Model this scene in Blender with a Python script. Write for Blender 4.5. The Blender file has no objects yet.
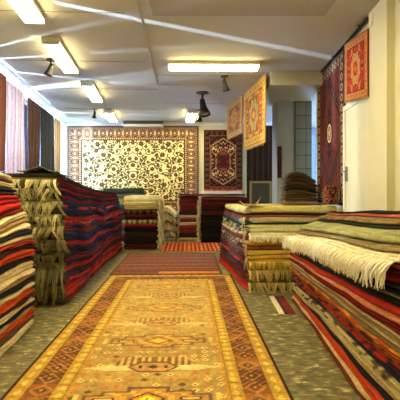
import bpy, math, random
import numpy as np
from mathutils import Vector, Matrix

C = bpy.context.scene.collection
sc = bpy.context.scene
rnd = random.Random(7)

# ---------------------------------------------------------------- camera
cd = bpy.data.cameras.new('camera'); cam = bpy.data.objects.new('camera', cd); C.objects.link(cam)
cam.location = (0, 0, 1.3); cam.rotation_euler = (math.pi/2, 0, 0)
cd.sensor_width = 36; cd.lens = 36; cd.shift_y = -0.03; cd.clip_start = 0.05
sc.camera = cam

# ---------------------------------------------------------------- world, lights, exposure
w = bpy.data.worlds.new('daylight'); sc.world = w; w.use_nodes = True
bg = w.node_tree.nodes['Background']
bg.inputs[0].default_value = (0.36, 0.56, 1.0, 1); bg.inputs[1].default_value = 24.0
sc.view_settings.view_transform = 'Standard'; sc.view_settings.look = 'None'
sc.view_settings.exposure = 0.52; sc.view_settings.gamma = 1; sc.view_settings.use_curve_mapping = False
TUBE = 27.0            # strength of the fluorescent diffusers
TUBE_COL = (1.0, 0.83, 0.42, 1)

def spot(name, loc, target, power, size, blend, col=(0.55, 0.75, 1.0), r=0.01):
    l = bpy.data.lights.new(name, 'SPOT'); l.energy = power; l.spot_size = math.radians(size); l.spot_blend = blend
    l.color = col; l.shadow_soft_size = r
    o = bpy.data.objects.new(name, l); C.objects.link(o); o.location = loc
    o.rotation_euler = (Vector(target)-Vector(loc)).to_track_quat('-Z', 'Y').to_euler()
    return o
# sunlight thrown up from the street, entering between the window textiles and through added wall slits
spot('street_glint', (-5.0, 1.93, 1.2), (-1.2, 3.77, 3.0), 4000, 50, 0.5, r=.02)
spot('street_glint', (-3.9, 7.35, 2.35), (-2.6, 7.4, 3.1), 560, 150, 0.4, r=.03)
spot('street_glint', (-4.1, 9.1, 2.3), (-2.9, 8.9, 3.1), 560, 150, 0.4, r=.03)
spot('street_glint', (-3.8, 5.6, 2.3), (-2.5, 5.8, 3.1), 560, 150, 0.4, r=.03)

# ---------------------------------------------------------------- helpers
def lin(c):
    return tuple(((x/255)/12.92 if x/255 <= 0.04045 else ((x/255+0.055)/1.055)**2.4) for x in c[:3])
def A3(c): return np.array(lin(c))

def tag(o, label=None, cat=None, group=None, kind=None):
    if label: o['label'] = label
    if cat: o['category'] = cat
    if group: o['group'] = group
    if kind: o['kind'] = kind
    return o

def new_mat(name, col, rough=0.6, metal=0.0, emit=None, strength=0, bump=0.0, bscale=60, vary=0.0, vscale=4, spec=0.5):
    m = bpy.data.materials.new(name); m.use_nodes = True; nt = m.node_tree; b = nt.nodes['Principled BSDF']
    b.inputs['Base Color'].default_value = (*col, 1); b.inputs['Roughness'].default_value = rough
    b.inputs['Metallic'].default_value = metal; b.inputs['Specular IOR Level'].default_value = spec
    tc = nt.nodes.new('ShaderNodeTexCoord')
    if vary:
        n = nt.nodes.new('ShaderNodeTexNoise'); n.inputs['Scale'].default_value = vscale; n.inputs['Detail'].default_value = 6
        nt.links.new(tc.outputs['Object'], n.inputs['Vector'])
        r = nt.nodes.new('ShaderNodeMapRange'); r.inputs['To Min'].default_value = 1-vary; r.inputs['To Max'].default_value = 1+vary
        nt.links.new(n.outputs['Fac'], r.inputs['Value'])
        v = nt.nodes.new('ShaderNodeVectorMath'); v.operation = 'SCALE'; v.inputs[0].default_value = col
        nt.links.new(r.outputs[0], v.inputs['Scale']); nt.links.new(v.outputs[0], b.inputs['Base Color'])
    if bump:
        n2 = nt.nodes.new('ShaderNodeTexNoise'); n2.inputs['Scale'].default_value = bscale; n2.inputs['Detail'].default_value = 3
        nt.links.new(tc.outputs['Object'], n2.inputs['Vector'])
        bn = nt.nodes.new('ShaderNodeBump'); bn.inputs['Strength'].default_value = bump; bn.inputs['Distance'].default_value = 0.01
        nt.links.new(n2.outputs['Fac'], bn.inputs['Height']); nt.links.new(bn.outputs[0], b.inputs['Normal'])
    if emit:
        b.inputs['Emission Color'].default_value = emit; b.inputs['Emission Strength'].default_value = strength
    return m

def wool(name, translucent=0.0, grain=0.22, rough=0.92):
    m = bpy.data.materials.new(name); m.use_nodes = True; nt = m.node_tree; b = nt.nodes['Principled BSDF']
    b.inputs['Roughness'].default_value = rough; b.inputs['Specular IOR Level'].default_value = 0.2
    at = nt.nodes.new('ShaderNodeAttribute'); at.attribute_name = 'dye'
    tc = nt.nodes.new('ShaderNodeTexCoord')
    n = nt.nodes.new('ShaderNodeTexNoise'); n.inputs['Scale'].default_value = 45; n.inputs['Detail'].default_value = 5
    nt.links.new(tc.outputs['Object'], n.inputs['Vector'])
    r = nt.nodes.new('ShaderNodeMapRange'); r.inputs['From Min'].default_value = 0.3; r.inputs['From Max'].default_value = 0.7
    r.inputs['To Min'].default_value = 1-grain; r.inputs['To Max'].default_value = 1+grain
    nt.links.new(n.outputs['Fac'], r.inputs['Value'])
    v = nt.nodes.new('ShaderNodeVectorMath'); v.operation = 'SCALE'
    nt.links.new(at.outputs['Color'], v.inputs[0]); nt.links.new(r.outputs[0], v.inputs['Scale'])
    nt.links.new(v.outputs[0], b.inputs['Base Color'])
    n2 = nt.nodes.new('ShaderNodeTexNoise'); n2.inputs['Scale'].default_value = 160; n2.inputs['Detail'].default_value = 2
    nt.links.new(tc.outputs['Object'], n2.inputs['Vector'])
    bn = nt.nodes.new('ShaderNodeBump'); bn.inputs['Strength'].default_value = 0.35; bn.inputs['Distance'].default_value = 0.006
    nt.links.new(n2.outputs['Fac'], bn.inputs['Height']); nt.links.new(bn.outputs[0], b.inputs['Normal'])
    if translucent:
        t = nt.nodes.new('ShaderNodeBsdfTranslucent'); nt.links.new(v.outputs[0], t.inputs['Color'])
        mx = nt.nodes.new('ShaderNodeMixShader'); mx.inputs[0].default_value = translucent
        nt.links.new(b.outputs[0], mx.inputs[1]); nt.links.new(t.outputs[0], mx.inputs[2])
        nt.links.new(mx.outputs[0], nt.nodes['Material Output'].inputs['Surface'])
    return m
WOOL = wool('woven_wool'); SHEER = wool('thin_cotton', 0.3); FRINGE = wool('cotton_fringe', 0.2, 0.12)

def mesh_obj(name, verts, faces, mat, parent=None, origin=None, col=None, smooth=True):
    verts = np.asarray(verts, dtype=float)
    if parent is not None and origin is None: origin = Vector(parent.location)
    org = np.array(origin if origin is not None else (0, 0, 0), dtype=float)
    me = bpy.data.meshes.new(name); me.from_pydata((verts-org).tolist(), [], faces); me.update()
    if smooth: me.polygons.foreach_set('use_smooth', [True]*len(me.polygons))
    if col is not None:
        a = me.color_attributes.new('dye', 'FLOAT_COLOR', 'POINT')
        c = np.ones((len(verts), 4)); c[:, :3] = np.clip(col, 0.002, 1); a.data.foreach_set('color', c.ravel())
    me.materials.append(mat)
    o = bpy.data.objects.new(name, me); C.objects.link(o)
    if parent is not None:
        o.parent = parent
        o.location = (org[0]-parent.location[0], org[1]-parent.location[1], org[2]-parent.location[2])
    else: o.location = org
    return o

class MB:
    def __init__(s): s.v = []; s.f = []
    def add(s, vs, fs):
        n = len(s.v); s.v += [tuple(p) for p in vs]; s.f += [tuple(i+n for i in f) for f in fs]; return s
    def box(s, x0, x1, y0, y1, z0, z1, M=None):
        p = [(x, y, z) for x in (x0, x1) for y in (y0, y1) for z in (z0, z1)]
        if M is not None: p = [M @ Vector(q) for q in p]
        return s.add(p, [(0,1,3,2),(4,6,7,5),(0,4,5,1),(2,3,7,6),(0,2,6,4),(1,5,7,3)])
    def tube(s, a, b, ra, rb=None, n=12):
        a, b = Vector(a), Vector(b); rb = ra if rb is None else rb
        d = (b-a).normalized(); u = d.orthogonal().normalized(); v = d.cross(u)
        vs = [a+(u*math.cos(t)+v*math.sin(t))*ra for t in [2*math.pi*i/n for i in range(n)]]
        vs += [b+(u*math.cos(t)+v*math.sin(t))*rb for t in [2*math.pi*i/n for i in range(n)]]
        fs = [(i, (i+1) % n, n+(i+1) % n, n+i) for i in range(n)] + [tuple(range(n))[::-1], tuple(range(n, 2*n))]
        return s.add(vs, fs)
    def build(s, name, mat, parent=None, origin=None, smooth=False, bevel=0):
        o = mesh_obj(name, s.v, s.f, mat, parent, origin, smooth=smooth)
        if bevel:
            b = o.modifiers.new('bevel', 'BEVEL'); b.width = bevel; b.segments = 2; b.limit_method = 'ANGLE'
        return o

def empty(name, loc):
    o = bpy.data.objects.new(name, None); C.objects.link(o); o.location = loc; o.empty_display_size = 0.1; return o

# smooth value noise
_T = np.random.RandomState(3).rand(97, 97)*2-1
def vn(x, y=0.0):
    x = np.asarray(x, float); y = np.asarray(y, float)
    x, y = np.broadcast_arrays(x, y)
    xi = np.floor(x).astype(int); yi = np.floor(y).astype(int); fx = x-xi; fy = y-yi
    fx = fx*fx*(3-2*fx); fy = fy*fy*(3-2*fy)
    g = lambda a, b: _T[a % 97, b % 97]
    return (g(xi, yi)*(1-fx)+g(xi+1, yi)*fx)*(1-fy)+(g(xi, yi+1)*(1-fx)+g(xi+1, yi+1)*fx)*fy
def sstep(a, b, x): 
    t = np.clip((x-a)/(b-a), 0, 1); return t*t*(3-2*t)

# a woven sheet with thickness: P(u,v)->xyz arrays, N = thickness direction
def sheet(name, nu, nv, U, V, P, N, th, colf, mat=None, parent=None, origin=None):
    u, v = np.meshgrid(np.linspace(0, U, nu), np.linspace(0, V, nv), indexing='ij')
    X, Y, Z = P(u, v); X, Y, Z = np.broadcast_arrays(X, Y, Z)
    F = np.stack([X, Y, Z], -1).reshape(-1, 3); N = np.array(N, float); B = F-N*th
    col = colf(u, v).reshape(-1, 3)
    idx = np.arange(nu*nv).reshape(nu, nv); n = nu*nv
    q = np.stack([idx[:-1, :-1], idx[1:, :-1], idx[1:, 1:], idx[:-1, 1:]], -1).reshape(-1, 4)
    faces = q.tolist() + (q[:, ::-1]+n).tolist()
    loop = list(idx[:, 0])+list(idx[-1, 1:])+list(idx[-2::-1, -1])+list(idx[0, -2:0:-1])
    for a, b in zip(loop, loop[1:]+loop[:1]): faces.append((int(b), int(a), int(a)+n, int(b)+n))
    return mesh_obj(name, np.vstack([F, B]), faces, mat or WOOL, parent, origin, np.vstack([col, col]))

# fringe: tapered yarns hanging from a line of points
def fringe(name, pts, out, length, col, parent, step=0.007, r=0.0028, wild=0.35, seed=0, col2=None, lift=0.015, floor=0.004):
    R = random.Random(seed); vs = []; fs = []; cs = []
    pts = [Vector(p) for p in pts]; out = Vector(out).normalized()
    c1 = A3(col); c2 = A3(col2) if col2 else c1*0.72
    seg = []
    for a, b in zip(pts, pts[1:]):
        n = max(1, int((b-a).length/step)); seg += [a.lerp(b, i/n) for i in range(n)]
    clump = 0; tdir = (pts[-1]-pts[0]).normalized()
    for k, p in enumerate(seg):
        if k % 5 == 0: clump = R.uniform(-1, 1)*wild; cl = R.uniform(0.75, 1.15); cc = c1+(c2-c1)*R.random()
        L = length*cl*R.uniform(0.85, 1.1); sway = clump+R.uniform(-.12, .12)*wild
        o1 = lift*R.uniform(0.7, 1.6)
        prev = None
        for j in range(5):
            t = j/4
            q = p + out*(o1*math.sin(min(1, t*1.6)*math.pi/2)+0.012*t*R.uniform(-.3, 1)) + Vector((0, 0, -L*t**1.15)) + tdir*(sway*L*t*t)
            if q.z < floor: q.z = floor+R.random()*0.004; q += out*0.02*t
            rr = r*(1.25-0.8*t)
            for m_ in range(3):
                a = 2*math.pi*m_/3+k
                q2 = q+tdir*rr*math.cos(a)+out*rr*math.sin(a)*0.8
                vs.append(tuple(q2)); cs.append(cc*R.uniform(0.85, 1.12))
            n0 = len(vs)-3
            if j: 
                for m_ in range(3): fs.append((n0-3+m_, n0-3+(m_+1) % 3, n0+(m_+1) % 3, n0+m_))
            else: fs.append((n0, n0+1, n0+2))
        n0 = len(vs)-3; fs.append((n0+2, n0+1, n0))
    return mesh_obj(name, vs, fs, FRINGE, parent, None, np.array(cs), smooth=False)

ONES = ['', 'first', 'second', 'third', 'fourth', 'fifth', 'sixth', 'seventh', 'eighth', 'ninth', 'tenth', 'eleventh', 'twelfth',
        'thirteenth', 'fourteenth', 'fifteenth', 'sixteenth', 'seventeenth', 'eighteenth', 'nineteenth', 'twentieth']
def ordn(n): return ONES[n] if n <= 20 else ('thirtieth' if n == 30 else ('twenty-' if n < 30 else 'thirty-')+ONES[n % 10])

# a pile of folded rugs; layers are listed from the top down:
# (weight, colour words, rgb, plies, style, rgb2, extra dict)
def pile(desc, group, O, S, Wd, L, W, Hf, layers, face=lambda t, s: 0*s, end0=lambda t: 0, end1=lambda t: 0, amp=0.02, seed=0,
         base=0.0, step=0.05, jit=0.012, wfreq=1.6, cat='rug', fr=None, tfreq=5):
    O = np.array(O, float); S = np.array(S, float); Wd = np.array(Wd, float)
    R = random.Random(seed); n = len(layers)
    tot = sum(l[0] for l in layers); t = 1.0; out = []
    def Z(tt, s, ww):
        return base + tt*Hf(s, ww) + amp*min(1, 6*tt)*min(1, 5*(1-tt))*vn(s*wfreq+seed*7.3, tt*tfreq+ww*1.2+seed)
    for i, lay in enumerate(layers):
        wt, cname, rgb, plies, style, rgb2 = lay[:6]; ex = lay[6] if len(lay) > 6 else {}
        t1 = t; t0 = t-wt/tot; t = t0
        tm = (t0+t1)/2
        s0 = end0(tm)+R.uniform(-jit, jit)+ex.get('s0', 0); s1 = L-end1(tm)+R.uniform(-jit, jit)+ex.get('s1', 0)
        ns = max(6, int((s1-s0)/step))
        s = np.linspace(s0, s1, ns); s = np.concatenate([[s0, s0+.005, s0+.014], s[1:-1], [s1-.014, s1-.005, s1]])
        ef = np.ones(len(s)); ef[:3] = (.4, .78, .95); ef[-3:] = (.95, .78, .4)
        rec = ex.get('rec', 0)
        wf0 = face(tm, s)+rec
        wend = W + R.uniform(-jit, 0)
        ring = []; pid = []
        def ringpt(wv, kind, frac, ply):  # frac 0 bottom .. 1 top
            zb = Z(max(t0, 0), s, wv)+.0012; zt = Z(t1, s, wv)-.0012
            mid = (zb+zt)/2; z = mid+(zb+(zt-zb)*frac-mid)*ef
            ring.append(np.stack([O[0]+S[0]*s+Wd[0]*wv, O[1]+S[1]*s+Wd[1]*wv, z], -1)); pid.append(ply)
        nw = ex.get('nw', 4)
        for k in range(nw, 0, -1): ringpt(wf0+(wend-wf0)*k/nw, 'b', 0.0, 0)
        ringpt(wf0+.03, 'b', 0.0, 0)
        for p in range(plies):
            j1 = R.uniform(-.5, .5)*jit + 0.35*jit*vn(s*5+R.random()*50, 0)*2 + 0.012*(1-ef)
            hh = 1/plies; bul = min(0.022, wt/tot*float(np.mean(Hf(np.array([L/2]), np.array([0.0]))))/plies*0.9)
            for q, (fr_, ww) in enumerate([(0.03, 1.0), (0.2, .25), (0.5, 0), (0.8, .25), (0.97, 1.0)]):
                ringpt(wf0+j1+ww*bul*1.5, 'f', (p+fr_)*hh, p)
        ringpt(wf0+.03, 't', 1.0, plies-1)
        for k in range(1, nw+1): ringpt(wf0+(wend-wf0)*k/nw, 't', 1.0, plies-1)
        V = np.stack(ring, 1); nr = V.shape[1]; m = len(s)
        c1 = A3(rgb)**1.12; c2 = A3(rgb2)**1.12 if rgb2 else c1*0.6
        pid = np.array(pid); ss = np.repeat(s[:, None], nr, 1)
        k = np.zeros((m, nr)); seedx = R.random()*60
        if style == 'ply': k = np.repeat((pid % 2)[None, :], m, 0).astype(float)
        elif style == 'fleck': k = (vn(ss*14+seedx, pid[None, :]*3.1) > 0.35).astype(float)
        elif style == 'motif': k = (np.abs(((ss*ex.get('f', 7)+pid[None, :]*.5) % 1)-.5) < .22).astype(float)
        elif style == 'band': k = (vn(ss*4+seedx, 0*ss) > 0.1).astype(float)
        elif style == 'mottle': k = np.clip(.5+.8*vn(ss*22+seedx, np.arange(nr)[None, :]*1.7), 0, 1)
        elif style == 'line':
            k = np.zeros((m, nr)); k[:, -nw-2:-nw+1] = 1; k[:, -nw-5:-nw-2] = 0
        cc = c1+(c2-c1)*k[..., None]
        cc = cc*(1+.16*vn(ss*9+seedx, pid[None, :]*2.3+1))[..., None]*(1+0.13*((pid % 2)[None, :, None]*2-1)*(plies > 1))
        if 'end' in ex:
            ce = A3(ex['end']); msk = (ss < s0+.02)[..., None]; cc = np.where(msk, ce*(1+.2*vn(np.arange(nr)[None, :]*1.9, ss*9))[..., None], cc)
        faces = []
        idx = np.arange(m*nr).reshape(m, nr); j2 = np.roll(np.arange(nr), -1)
        q = np.stack([idx[:-1, :], idx[:-1][:, j2], idx[1:][:, j2], idx[1:, :]], -1).reshape(-1, 4)
        det = S[0]*Wd[1]-S[1]*Wd[0]
        if det > 0: q = q[:, ::-1]
        capA = list(range(nr)); capB = list(range((m-1)*nr, m*nr))
        if det > 0: capB = capB[::-1]
        else: capA = capA[::-1]
        faces = q.tolist()+[capA, capB]
        org = V.reshape(-1, 3).mean(0); org[2] = V[..., 2].min()
        o = mesh_obj('folded_rug', V.reshape(-1, 3), faces, WOOL, None, org, cc.reshape(-1, 3))
        pos = 'topmost rug on' if i == 0 else ('lowest rug, at the bottom of' if i == n-1 else ordn(i+1)+' rug from the top of')
        tag(o, ex.get('label') or f'folded {cname} rug, {pos.replace(" rug","",1) if i==0 else pos.replace(" rug","",1)} {desc}', cat, group)
        # fringes
        f = ex.get('fr', fr)
        if f and not ex.get('nofr'):
            items = f if isinstance(f, list) else [f]
            for ff in items:
                side, length, fc, fc2, kw = ff
                if side == 'end0':
                    ws = np.linspace(float(np.atleast_1d(wf0)[0])+.01, W-.02, 12); si = s0-.003; out_ = -S
                elif side == 'end1':
                    ws = np.linspace(float(np.atleast_1d(wf0)[-1])+.01, W*kw.get('wfrac', 1)-.02, 12); si = s1+.003; out_ = S
                if side in ('end0', 'end1'):
                    kw2 = {a: b for a, b in kw.items() if a != 'wfrac'}
                    pts = [(O[0]+S[0]*si+Wd[0]*x, O[1]+S[1]*si+Wd[1]*x, float((Z(t0, np.array([si]), x)+Z(t1, np.array([si]), x))[0])/2) for x in ws]
                    fringe('fringe', pts, (out_[0], out_[1], 0), length, fc, o, seed=seed*100+i, col2=fc2, **kw2)
                elif side == 'front':
                    sv = np.linspace(s0+.01, s1-.01, 40); wv = face(tm, sv)+rec-.006
                    zz = (Z(t0, sv, wv)+Z(t1, sv, wv))/2
                    pts = [(O[0]+S[0]*a+Wd[0]*b, O[1]+S[1]*a+Wd[1]*b, float(c)) for a, b, c in zip(sv, wv, zz)]
                    fringe('fringe', pts, (-Wd[0], -Wd[1], 0), length, fc, o, seed=seed*100+i, col2=fc2, **kw)
        out.append(o)
    return out

# ---------------------------------------------------------------- the room
CEIL = 3.05; BACK = 10.6
def LX(y): return -2.215-0.1335*y      # left wall line
def RX(y): return 1.564+0.0497*y       # right wall line
white = new_mat('cream_plaster', lin((214, 209, 172)), 0.8, bump=0.1, bscale=40, vary=0.05, vscale=2)
paint = new_mat('white_paint', lin((228, 226, 218)), 0.6)
ceilm = new_mat('ceiling_plaster', lin((174, 171, 158)), 0.75, bump=0.12, bscale=90, vary=0.06, vscale=1.3)
ceil2 = new_mat('beam_plaster', lin((150, 143, 130)), 0.8, vary=0.06, vscale=1.5)
seamm = new_mat('seam_joint', lin((120, 108, 92)), 0.9)  # darker joint colour of the ceiling seams
dark_metal = new_mat('dark_metal', lin((34, 32, 30)), 0.45, 0.6)
steel = new_mat('brushed_steel', lin((150, 148, 142)), 0.35, 0.9)

# stone floor: olive grey with pale flecks
fm = bpy.data.materials.new('terrazzo_stone'); fm.use_nodes = True; nt = fm.node_tree; b = nt.nodes['Principled BSDF']
tc = nt.nodes.new('ShaderNodeTexCoord'); mp = nt.nodes.new('ShaderNodeMapping'); mp.inputs['Scale'].default_value = (7, 13, 1)
nt.links.new(tc.outputs['Object'], mp.inputs['Vector'])
n1 = nt.nodes.new('ShaderNodeTexNoise'); n1.inputs['Scale'].default_value = 1.6; n1.inputs['Detail'].default_value = 4; n1.inputs['Roughness'].default_value = 0.6
nt.links.new(mp.outputs[0], n1.inputs['Vector'])
cr = nt.nodes.new('ShaderNodeValToRGB'); e = cr.color_ramp.elements
e[0].position = 0.36; e[0].color = (*lin((88, 84, 54)), 1); e[1].position = 0.60; e[1].color = (*lin((148, 138, 94)), 1)
x = e.new(0.66); x.color = (*lin((214, 200, 144)), 1); x = e.new(0.5); x.color = (*lin((118, 110, 74)), 1)
nt.links.new(n1.outputs['Fac'], cr.inputs['Fac']); nt.links.new(cr.outputs['Color'], b.inputs['Base Color'])
b.inputs['Roughness'].default_value = 0.42
nb = nt.nodes.new('ShaderNodeBump'); nb.inputs['Strength'].default_value = 0.15; nb.inputs['Distance'].default_value = 0.004
nt.links.new(n1.outputs['Fac'], nb.inputs['Height']); nt.links.new(nb.outputs[0], b.inputs['Normal'])

tag(MB().box(-5, 5.2, -3, 12.0, -0.1, 0).build('floor', fm), kind='structure')
tag(MB().box(-3.9, 5.2, -3, 12.0, CEIL, CEIL+0.12).build('ceiling', ceilm), kind='structure')
tag(MB().box(-0.47, 1.25, -2.6, 4.0, CEIL-0.03, CEIL-0.001).build('ceiling_panel', ceil2), kind='structure')
tag(MB().box(-5, 5.2, -3.0, -2.9, 0, CEIL).build('wall_near', white), kind='structure')

# ceiling seams and trim
def seam(name, a, b, wd, z0, z1, mat):
    a, b = Vector(a), Vector(b); d = (b-a).normalized(); n = Vector((-d.y, d.x))*wd/2
    p = [a+n, b+n, b-n, a-n]
    vs = [(q.x, q.y, z0) for q in p]+[(q.x, q.y, z1) for q in p]
    tag(mesh_obj(name, vs, [(3,2,1,0),(4,5,6,7),(0,1,5,4),(1,2,6,5),(2,3,7,6),(3,0,4,7)], mat, smooth=False), kind='structure')
seam('trim_1', (-0.50, 1.0), (-0.74, 6.75), 0.05, CEIL-0.010, CEIL-.0005, ceilm)
for i, y in enumerate((4.0, 5.55, 7.1, 8.9)):
    seam('trim_%d' % (i+2), (LX(y)+.05, y-.1), (-0.75, y+.0), 0.012, CEIL-0.003, CEIL-.0005, seamm)
seam('trim_6', (-0.7, 6.2), (1.2, 6.25), 0.012, CEIL-0.003, CEIL-.0005, seamm)
seam('trim_7', (-0.75, 8.2), (0.5, 8.3), 0.012, CEIL-0.003, CEIL-.0005, seamm)

# back wall
tag(MB().box(-3.9, 1.45, BACK, BACK+.15, 0, CEIL).build('wall_back', white), kind='structure')
tag(MB().box(-3.58, 0.62, BACK-.03, BACK-.001, 2.955, 3.0).build('trim_8', paint), kind='structure')
# left wall: sill, header, posts and glass along a slanting line
ang = math.atan(0.1335); ML = Matrix.Translation((LX(0), 0, 0)) @ Matrix.Rotation(ang, 4, 'Z')
SC = 1/math.cos(ang)
def lbox(mb, y0, y1, z0, z1, d0=0.0, d1=0.12):   # d measured outwards
    return mb.box(-d1, -d0, y0*SC, y1*SC, z0, z1, ML)
mb = MB(); lbox(mb, -3, 3.07, 0, CEIL); lbox(mb, 3.16, 4.35, 0, CEIL); lbox(mb, 3.05, 3.18, 0, 0.9); lbox(mb, 4.39, 5.1, 0, CEIL)  # slits left in the unseen wall to shape the ceiling streaks
lbox(mb, 4.3, 4.4, 0, 1.0); lbox(mb, 5.1, 10.62, 0, 0.55)
tag(mb.build('wall_left', white), kind='structure')
win = empty('window_1', (LX(7.8), 7.8, 0.55)); tag(win, kind='structure')
mb = MB(); lbox(mb, 5.1, 10.6, 0.55, 0.62, -.02, .1)
lbox(mb, 5.1, 10.6, 3.01, CEIL-.001, .02, .1)
for y in (5.12, 6.9, 8.7, 10.5): lbox(mb, y-.03, y+.03, 0.62, 3.01, .03, .09)
mb.build('window_frame', paint, win)
gm = bpy.data.materials.new('window_glass'); gm.use_nodes = True; nt = gm.node_tree; nt.nodes.remove(nt.nodes['Principled BSDF'])
tr = nt.nodes.new('ShaderNodeBsdfTransparent'); gl = nt.nodes.new('ShaderNodeBsdfGlossy'); gl.inputs['Roughness'].default_value = 0.02
fz = nt.nodes.new('ShaderNodeFresnel'); fz.inputs['IOR'].default_value = 1.3
mx = nt.nodes.new('ShaderNodeMixShader'); nt.links.new(fz.outputs[0], mx.inputs[0]); nt.links.new(tr.outputs[0], mx.inputs[1]); nt.links.new(gl.outputs[0], mx.inputs[2])
nt.links.new(mx.outputs[0], nt.nodes['Material Output'].inputs['Surface'])
mb = MB(); lbox(mb, 5.12, 10.5, 0.62, 3.01, .055, .065); mb.build('pane', gm, win)
# rail carrying the window textiles
rl = MB(); lbox(rl, 5.2, 10.45, 2.965, 2.99, -.09, -.065)
for y in (5.4, 6.25, 7.1, 7.95, 8.8, 9.65): lbox(rl, y, y+.02, 2.99, CEIL, -.085, -.07)
tag(rl.build('curtain_rail', paint, None, (LX(7.8)+.08, 7.8, 2.97)), 'long white rail under the ceiling carrying the textiles of the left window', 'rail')

# right wall with door leaf, protruding pier
def rbox(mb, y0, y1, z0, z1, d0=0.0, d1=0.12):   # slab behind the line; negative d0 protrudes into the room
    vs = [(RX(y)+d, y, z) for y in (y0, y1) for d in (d0, d1) for z in (z0, z1)]
    return mb.add(vs, [(0,1,3,2),(4,6,7,5),(0,4,5,1),(2,3,7,6),(0,2,6,4),(1,5,7,3)])
mb = MB(); rbox(mb, -3, 6.3, 0, CEIL, 0, .15); tag(mb.build('wall_right', white), kind='structure')
mb = MB(); rbox(mb, 3.58, 4.02, 0, CEIL, -.07, 0); tag(mb.build('wall_pier', white), kind='structure')
mb = MB(); rbox(mb, 4.1, 4.93, 0.02, 2.25, -.012, 0)
dr = mb.build('door_1', new_mat('door_paint', lin((222, 218, 184)), 0.5)); tag(dr, kind='structure')
mb = MB(); rbox(mb, 4.93, 4.99, 0, 2.3, -.03, 0); rbox(mb, 4.1, 4.99, 2.25, 2.31, -.03, 0)
mb.build('door_frame', new_mat('door_trim', lin((236, 230, 206)), 0.5), dr)
hb = MB(); hb.box(RX(4.88)-.03, RX(4.88)-.008, 4.86, 4.90, 1.38, 1.56); hb.tube((RX(4.88)-.07, 4.88, 1.5), (RX(4.88)-.01, 4.88, 1.5), .009); hb.tube((RX(4.88)-.065, 4.88, 1.5), (RX(4.88)-.065, 4.80, 1.5), .008)
hb.build('door_handle', steel, dr)
rl = MB()
for y0, y1 in ((3.4, 4.1), (4.1, 6.3)): rl.add([(RX(y)-d, y, z) for y in (y0, y1) for d in (.06, .035) for z in (3.03, 3.046)], [(0,1,3,2),(4,6,7,5),(0,4,5,1),(2,3,7,6),(0,2,6,4),(1,5,7,3)])
for y in (3.5, 4.3, 5.3, 6.2): rl.tube((RX(y)-.048, y, 3.04), (RX(y)-.088, y, 3.05), .006)
hr = rl.build('hanging_rail', dark_metal, None, (RX(4.8)-.09, 4.8, 3.0)); tag(hr, 'thin dark rail under the ceiling along the right wall', 'rail')
cb = MB(); zs = [(2.995, 0), (2.93, .012), (2.88, .03), (2.90, .055), (2.95, .06)]
for (za, ya), (zb_, yb) in zip(zs, zs[1:]): cb.tube((RX(3.9)-.088, 3.86+ya, za), (RX(3.9)-.088, 3.86+yb, zb_), .004)
tag(cb.build('cord_hook', paint, None, (RX(3.9)-.088, 3.87, 2.88), smooth=True), 'small pale cord loop hanging from the dark rail at the pier', 'hook')

# lowered ceiling and beam to the side room, tiled column, windows beyond
tag(MB().box(1.06, 5.2, 6.0, 12.0, 2.845, CEIL-.001).build('ceiling_lowered', ceilm), kind='structure')
tilem = bpy.data.materials.new('beige_tiles'); tilem.use_nodes = True; nt = tilem.node_tree; b = nt.nodes['Principled BSDF']
tc = nt.nodes.new('ShaderNodeTexCoord'); mp = nt.nodes.new('ShaderNodeMapping'); mp.inputs['Rotation'].default_value = (math.pi/2, 0, 0); mp.inputs['Location'].default_value = (0.02, 0, 0.0)
nt.links.new(tc.outputs['Object'], mp.inputs['Vector'])
br = nt.nodes.new('ShaderNodeTexBrick'); br.offset = 0; br.inputs['Scale'].default_value = 1; br.inputs['Brick Width'].default_value = .19; br.inputs['Row Height'].default_value = .235
br.inputs['Mortar Size'].default_value = .006; br.inputs['Color1'].default_value = (*lin((112, 106, 88)), 1); br.inputs['Color2'].default_value = (*lin((98, 94, 78)), 1); br.inputs['Mortar'].default_value = (*lin((34, 32, 28)), 1)
nt.links.new(mp.outputs[0], br.inputs['Vector']); nt.links.new(br.outputs['Color'], b.inputs['Base Color']); b.inputs['Roughness'].default_value = .35
tag(MB().box(1.37, 1.68, 7.12, 7.6, 0, 2.844).build('wall_column', new_mat('grey_plaster', lin((142, 142, 136)), .8, vary=.05)), kind='structure')
tag(MB().box(1.681, 1.98, 7.09, 7.6, 0, 2.844).build('wall_column_tiled', tilem), kind='structure')
tag(MB().box(5.1, 5.2, 6.0, 12, 0, 2.844).build('wall_side_room', white), kind='structure')
tag(MB().box(1.86, 5.2, 6.3, 6.4, 0, 2.844).build('wall_side_front', white), kind='structure')
mb = MB().box(1.45, 5.1, BACK, BACK+.12, 0, .5)
for x0 in (1.45, 2.6, 3.8, 5.0): mb.box(x0, x0+.07, BACK, BACK+.1, .5, 2.75)
mb.box(1.45, 5.1, BACK, BACK+.12, 2.7, 2.844)
w2 = mb.build('window_2', paint); tag(w2, kind='structure')
MB().box(1.5, 5.05, BACK+.05, BACK+.06, .5, 2.7).build('pane', gm, w2)

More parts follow.
